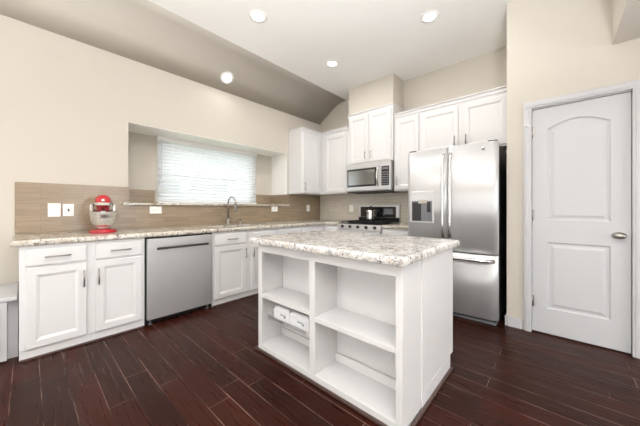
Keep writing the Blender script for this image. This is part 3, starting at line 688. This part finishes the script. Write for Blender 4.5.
def door_mesh(x0, x1, z0, z1):
    cs = bow(x0, x1, z0, z1); b = 0.006
    loop = lambda z, ins: [(x, y + ins, z) for x, y in cs] + [(x1, 0.07, z), (x0, 0.07, z)]
    m = MB(); m.loft([loop(z0, b), loop(z0 + b, 0), loop(z1 - b, 0), loop(z1, b)])
    for f in m.bm.faces:
        if abs(f.normal.z) < 0.3 and len(f.verts) == 4: f.smooth = True
    m.bm.normal_update()
    return m
def sm(o):
    me = o.data
    for p in me.polygons: p.use_smooth = abs(p.normal.z) < 0.3 and p.normal.y < 0.2
    return o
ld = thing; 
left = sm(door_mesh(-hw, -0.003, 0.700, 1.81).build('door', M['steel'], fg))
right = sm(door_mesh(0.003, hw, 0.700, 1.81).build('door', M['steel'], fg))
fz_ = sm(door_mesh(-hw, hw, 0.055, 0.688).build('freezer_drawer', M['steel'], fg))
def fhandle(parent, x, z0, z1):
    p = [(x, -0.016, z0)] + [(x, -0.016 - 0.055 * min(1, math.sin(PI * k / 16) * 2.2) ** 0.8, z0 + (z1 - z0) * k / 16) for k in range(1, 16)] + [(x, -0.016, z1)]
    m = MB().tube(p, 0.013, 12); m.build('handle', M['chrome'], parent)
fhandle(left, -0.036, 0.80, 1.74); fhandle(right, 0.036, 0.80, 1.74)
fp = [(-hw + 0.03, -0.010, 0.635)] + [(-hw + 0.03 + (2 * hw - 0.06) * k / 16, -0.014 - 0.05 * min(1, math.sin(PI * k / 16) * 3.2) ** 0.8, 0.635) for k in range(1, 16)] + [(hw - 0.03, -0.010, 0.635)]
MB().tube(fp, 0.019, 14).build('handle', M['chrome'], fz_)
# dispenser in the left door
dx0, dx1 = -0.405, -0.135
ds = MB().box(dx0, dx1, -0.030, -0.004, 0.985, 1.345, 0.004).build('dispenser', M['steel'], left)
MB().box(dx0 + 0.02, dx1 - 0.02, -0.0325, -0.0305, 1.005, 1.235).build('dispenser_recess', M['grey'], ds)
MB().box(dx0 + 0.028, dx0 + 0.13, -0.0335, -0.0326, 1.01, 1.22).build('dark_side', M['dark'], ds)
MB().box(dx0 + 0.10, dx1 - 0.07, -0.044, -0.0336, 1.205, 1.25, 0.004).build('nozzle', M['chrome'], ds)
MB().box(dx1 - 0.075, dx1 - 0.035, -0.041, -0.0336, 1.11, 1.225, 0.003).build('paddle', M['dark'], ds)
MB().lathe([(0, 0), (0.014, 0), (0.014, 0.002), (0, 0.003)], 20, Matrix.Translation((0.335, -0.0155, 1.745)) @ Matrix.Rotation(PI / 2, 4, 'X')).build('badge', M['nickel'], right)
for xx in (-hw + 0.05, hw - 0.05): MB().box(xx - 0.04, xx + 0.04, 0.03, 0.16, 1.811, 1.83, 0.006).build('hinge_cover', M['dark'], fg)

# ------------------------------------------------------------------ stand mixer
mx_ = thing('stand_mixer', 'red stand mixer with a steel bowl on the left end of the counter', 'mixer', (-3.37, 0.505, 0.9155), math.atan2(-0.5, 3.37) )
# local +x points to the camera
bs = MB()
prof = []
for k in range(28):
    a = 2 * PI * k / 28; x = 0.02 + 0.145 * math.cos(a); y = 0.112 * math.sin(a) * (1.0 if x < 0.02 else 1.0); prof.append((x, y))
bs.loft([[(x * s + (1 - s) * 0.02, y * s, z) for x, y in prof] for s, z in ((0.98, 0), (1.0, 0.006), (0.98, 0.018), (0.88, 0.03), (0.6, 0.036))], smooth=True)
bs.build('base', M['red'], mx_)
col = MB(); rings = []
for z, cx, rx, ry in ((0.03, -0.075, 0.05, 0.06), (0.08, -0.08, 0.038, 0.045), (0.15, -0.08, 0.036, 0.043), (0.22, -0.075, 0.042, 0.05), (0.27, -0.07, 0.05, 0.055)):
    rings.append([(cx + rx * math.cos(2 * PI * k / 20), ry * math.sin(2 * PI * k / 20), z) for k in range(20)])
col.loft(rings, smooth=True); col.build('column', M['red'], mx_)
hd = MB(); rings = []
for x, rr, zc in ((-0.165, 0.012, 0.295), (-0.155, 0.04, 0.295), (-0.12, 0.058, 0.306), (-0.05, 0.066, 0.312), (0.03, 0.066, 0.314), (0.09, 0.060, 0.312), (0.125, 0.05, 0.309), (0.14, 0.032, 0.307), (0.145, 0.01, 0.306)):
    rings.append([(x, rr * math.cos(2 * PI * k / 24), zc + rr * 0.95 * math.sin(2 * PI * k / 24)) for k in range(24)])
hd.loft(rings, smooth=True); head = hd.build('motor_head', M['red'], mx_)
bd = MB(); rings = []
for x, rr in ((-0.15, 0.052), (-0.11, 0.068), (-0.05, 0.076), (0.03, 0.076), (0.09, 0.073), (0.132, 0.066), (0.150, 0.045)):
    rings.append([(x, sy * rr * cx, z) for sy, cx, z in ((1, 0.93, 0.268), (1, 1.0, 0.292), (-1, 1.0, 0.292), (-1, 0.93, 0.268))])
bd.loft(rings); bd.build('trim_band', M['chrome'], head)
MB().lathe([(0, 0), (0.013, 0), (0.014, 0.008), (0.01, 0.012), (0, 0.012)], 20, Matrix.Translation((0.141, 0, 0.312)) @ Matrix.Rotation(PI / 2, 4, 'Y')).build('hub_cap', M['chrome'], head)
MB().lathe([(0, 0.0), (0.02, 0.0), (0.02, 0.03), (0.008, 0.035), (0.008, 0.06), (0, 0.06)], 16, Matrix.Translation((0.08, 0, 0.18))).build('beater_shaft', M['chrome'], head)
for sy in (-1, 1):
    MB().lathe([(0, 0), (0.011, 0), (0.012, 0.012), (0.008, 0.016), (0, 0.017)], 14, Matrix.Translation((0.02, sy * 0.066, 0.268)) @ Matrix.Rotation(-sy * PI / 2, 4, 'X')).build('knob', M['black'], head)
    MB().tube([(-0.045, sy * 0.045, 0.205), (0.0, sy * 0.085, 0.222), (0.05, sy * 0.088, 0.222)], 0.010, 10).box(0.02, 0.05, sy * 0.088 - 0.011, sy * 0.088 + 0.011, 0.205, 0.272, 0.004).build('bowl_arm', M['chrome'], mx_)
MB().lathe([(0, 0.045), (0.04, 0.045), (0.045, 0.037), (0.05, 0.037), (0.045, 0.05), (0.068, 0.07), (0.092, 0.11), (0.105, 0.16), (0.110, 0.20), (0.113, 0.203), (0.108, 0.201), (0.102, 0.16), (0.088, 0.112), (0.06, 0.075), (0, 0.06)], 36, Matrix.Translation((0.07, 0, 0)) @ Matrix.Diagonal((1.07, 1.07, 1, 1)), cap=False).build('bowl', M['chrome'], mx_)

# ------------------------------------------------------------------ outlets
def outlet(lab, loc, rotz, w, h, horiz, kind):
    o = thing('wall_outlet' if kind == 'outlet' else 'light_switch', lab, kind, loc, rotz, None)
    MB().box(-w / 2, w / 2, -0.006, 0, -h / 2, h / 2, 0.002).build('plate', M['plate'], o)
    if kind == 'outlet':
        for s in (-1, 1):
            cx, cz = (s * 0.021, 0) if horiz else (0, s * 0.021)
            r = MB().box(cx - 0.016, cx + 0.016, -0.0075, -0.0061, cz - 0.014, cz + 0.014, 0.0005).build('socket', M['plate'], o)
            sl = MB()
            if horiz: sl.box(cx - 0.003, cx + 0.006, -0.0083, -0.0076, 0.004, 0.006).box(cx - 0.003, cx + 0.006, -0.0083, -0.0076, -0.006, -0.004).box(cx - 0.011, cx - 0.007, -0.0083, -0.0076, -0.002, 0.002)
            else: sl.box(-0.006, -0.004, -0.0083, -0.0076, cz - 0.003, cz + 0.006).box(0.004, 0.006, -0.0083, -0.0076, cz - 0.003, cz + 0.006).box(-0.002, 0.002, -0.0083, -0.0076, cz - 0.011, cz - 0.007)
            sl.build('slots', M['slot'], r)
    else:
        MB().box(-0.006, 0.006, -0.014, -0.0061, -0.012, 0.012, 0.002).build('toggle', M['slot'], o)
TX = XW + 0.0092
outlet('larger white outlet plate at the left end of the taupe backsplash', (TX, 0.172, 1.136), RS, 0.088, 0.13, False, 'outlet')
outlet('white switch plate on the backsplash just left of the red mixer', (TX, 0.271, 1.136), RS, 0.08, 0.118, False, 'switch')
outlet('white sideways outlet plate under the left part of the window ledge', (TX, 1.035, 1.131), RS, 0.128, 0.086, True, 'outlet')
outlet('white sideways outlet plate under the right end of the window ledge', (TX, 2.83, 1.136), RS, 0.128, 0.086, True, 'outlet')
outlet('white upright outlet plate below the upper cabinet near the corner', (TX, 3.645, 1.15), RS, 0.085, 0.125, False, 'outlet')
outlet('white upright outlet plate on the range wall left of the stove', (-2.835, YW - 0.0092, 1.148), 0, 0.078, 0.125, False, 'outlet')

# ------------------------------------------------------------------ blind
bl = thing('window_blind', 'white horizontal slat blind lowered over the sink window', 'blind', (XB + 0.035, 1.955, 1.22))
BY = 0.79
MB().box(-0.03, 0.03, -BY, BY, 0.845, 0.905, 0.003).build('headrail', M['plate'], bl)
sl = MB(); n = 18
for k in range(n):
    z = 0.045 + k * (0.79 / (n - 1)); mt = Matrix.Translation((0, 0, z)) @ Matrix.Rotation(math.radians(-40), 4, 'Y')
    sl.box(-0.025, 0.025, -BY + 0.004, BY - 0.004, -0.0014, 0.0014, mtx=mt)
sl.build('slats', M['slat'], bl)
MB().box(-0.024, 0.024, -BY + 0.003, BY - 0.003, 0.0, 0.02, 0.003).build('bottom_rail', M['plate'], bl)
cd = MB()
for yy in (-0.6, 0.0, 0.6): cd.tube([(0.028, yy, 0.015), (0.028, yy, 0.85)], 0.0012, 6)
cd.build('ladder_cord', M['plate'], bl)
MB().tube([(0.036, -BY + 0.05, 0.86), (0.037, -BY + 0.05, 0.42), (0.04, -BY + 0.035, 0.36), (0.06, -BY - 0.03, 0.10)], 0.0018, 8).build('pull_cord', M['grey'], bl)
MB().tube([(0.036, BY - 0.06, 0.86), (0.037, BY - 0.06, 0.22)], 0.0035, 8).tube([(0.037, BY - 0.06, 0.40), (0.037, BY - 0.06, 0.36)], 0.007, 8).build('tilt_wand', M['plate'], bl)

# ------------------------------------------------------------------ recessed lights
def downlight(lab, x, y, z, tilt=0.0, power=LAMP_W):
    o = thing('recessed_light', lab, 'ceiling light', (x, y, z - 0.001), 0, 'recessed ceiling lights')
    o.rotation_euler = (0, tilt, 0)
    MB().lathe([(0.062, -0.001), (0.095, -0.001), (0.094, -0.005), (0.066, -0.010), (0.062, -0.008), (0.062, -0.001)], 36, cap=False).build('trim_ring', M['plate'], o)
    MB().lathe([(0, -0.004), (0.061, -0.002), (0.061, -0.0005), (0, -0.0005)], 32).build('lens', M['lens'], o)
    d = bpy.data.lights.new('lamp', 'AREA'); d.shape = 'DISK'; d.size = 0.12; d.energy = power; d.color = LAMP_COL; d.spread = PI
    l = bpy.data.objects.new('lamp', d); C.objects.link(l); l.parent = o; l.location = (0, 0, -0.016)
    return o
downlight('round lit recessed light in the flat ceiling, nearest the window', -2.34, 1.62, ZC)
downlight('round lit recessed light in the flat ceiling, nearest the microwave soffit', -2.34, 2.84, ZC)
downlight('round lit recessed light in the flat ceiling, nearest the pantry wall', -1.01, 2.83, ZC)
sl_ang = math.atan2(3.0 - 2.815, 0.27)
xs = -3.44; zs = 2.815 + (xs - (XW - 0.05)) / 0.27 * 0.185
o = downlight('round lit recessed light set in the sloped ceiling above the window', xs, 1.868, zs, -sl_ang, 1.3)
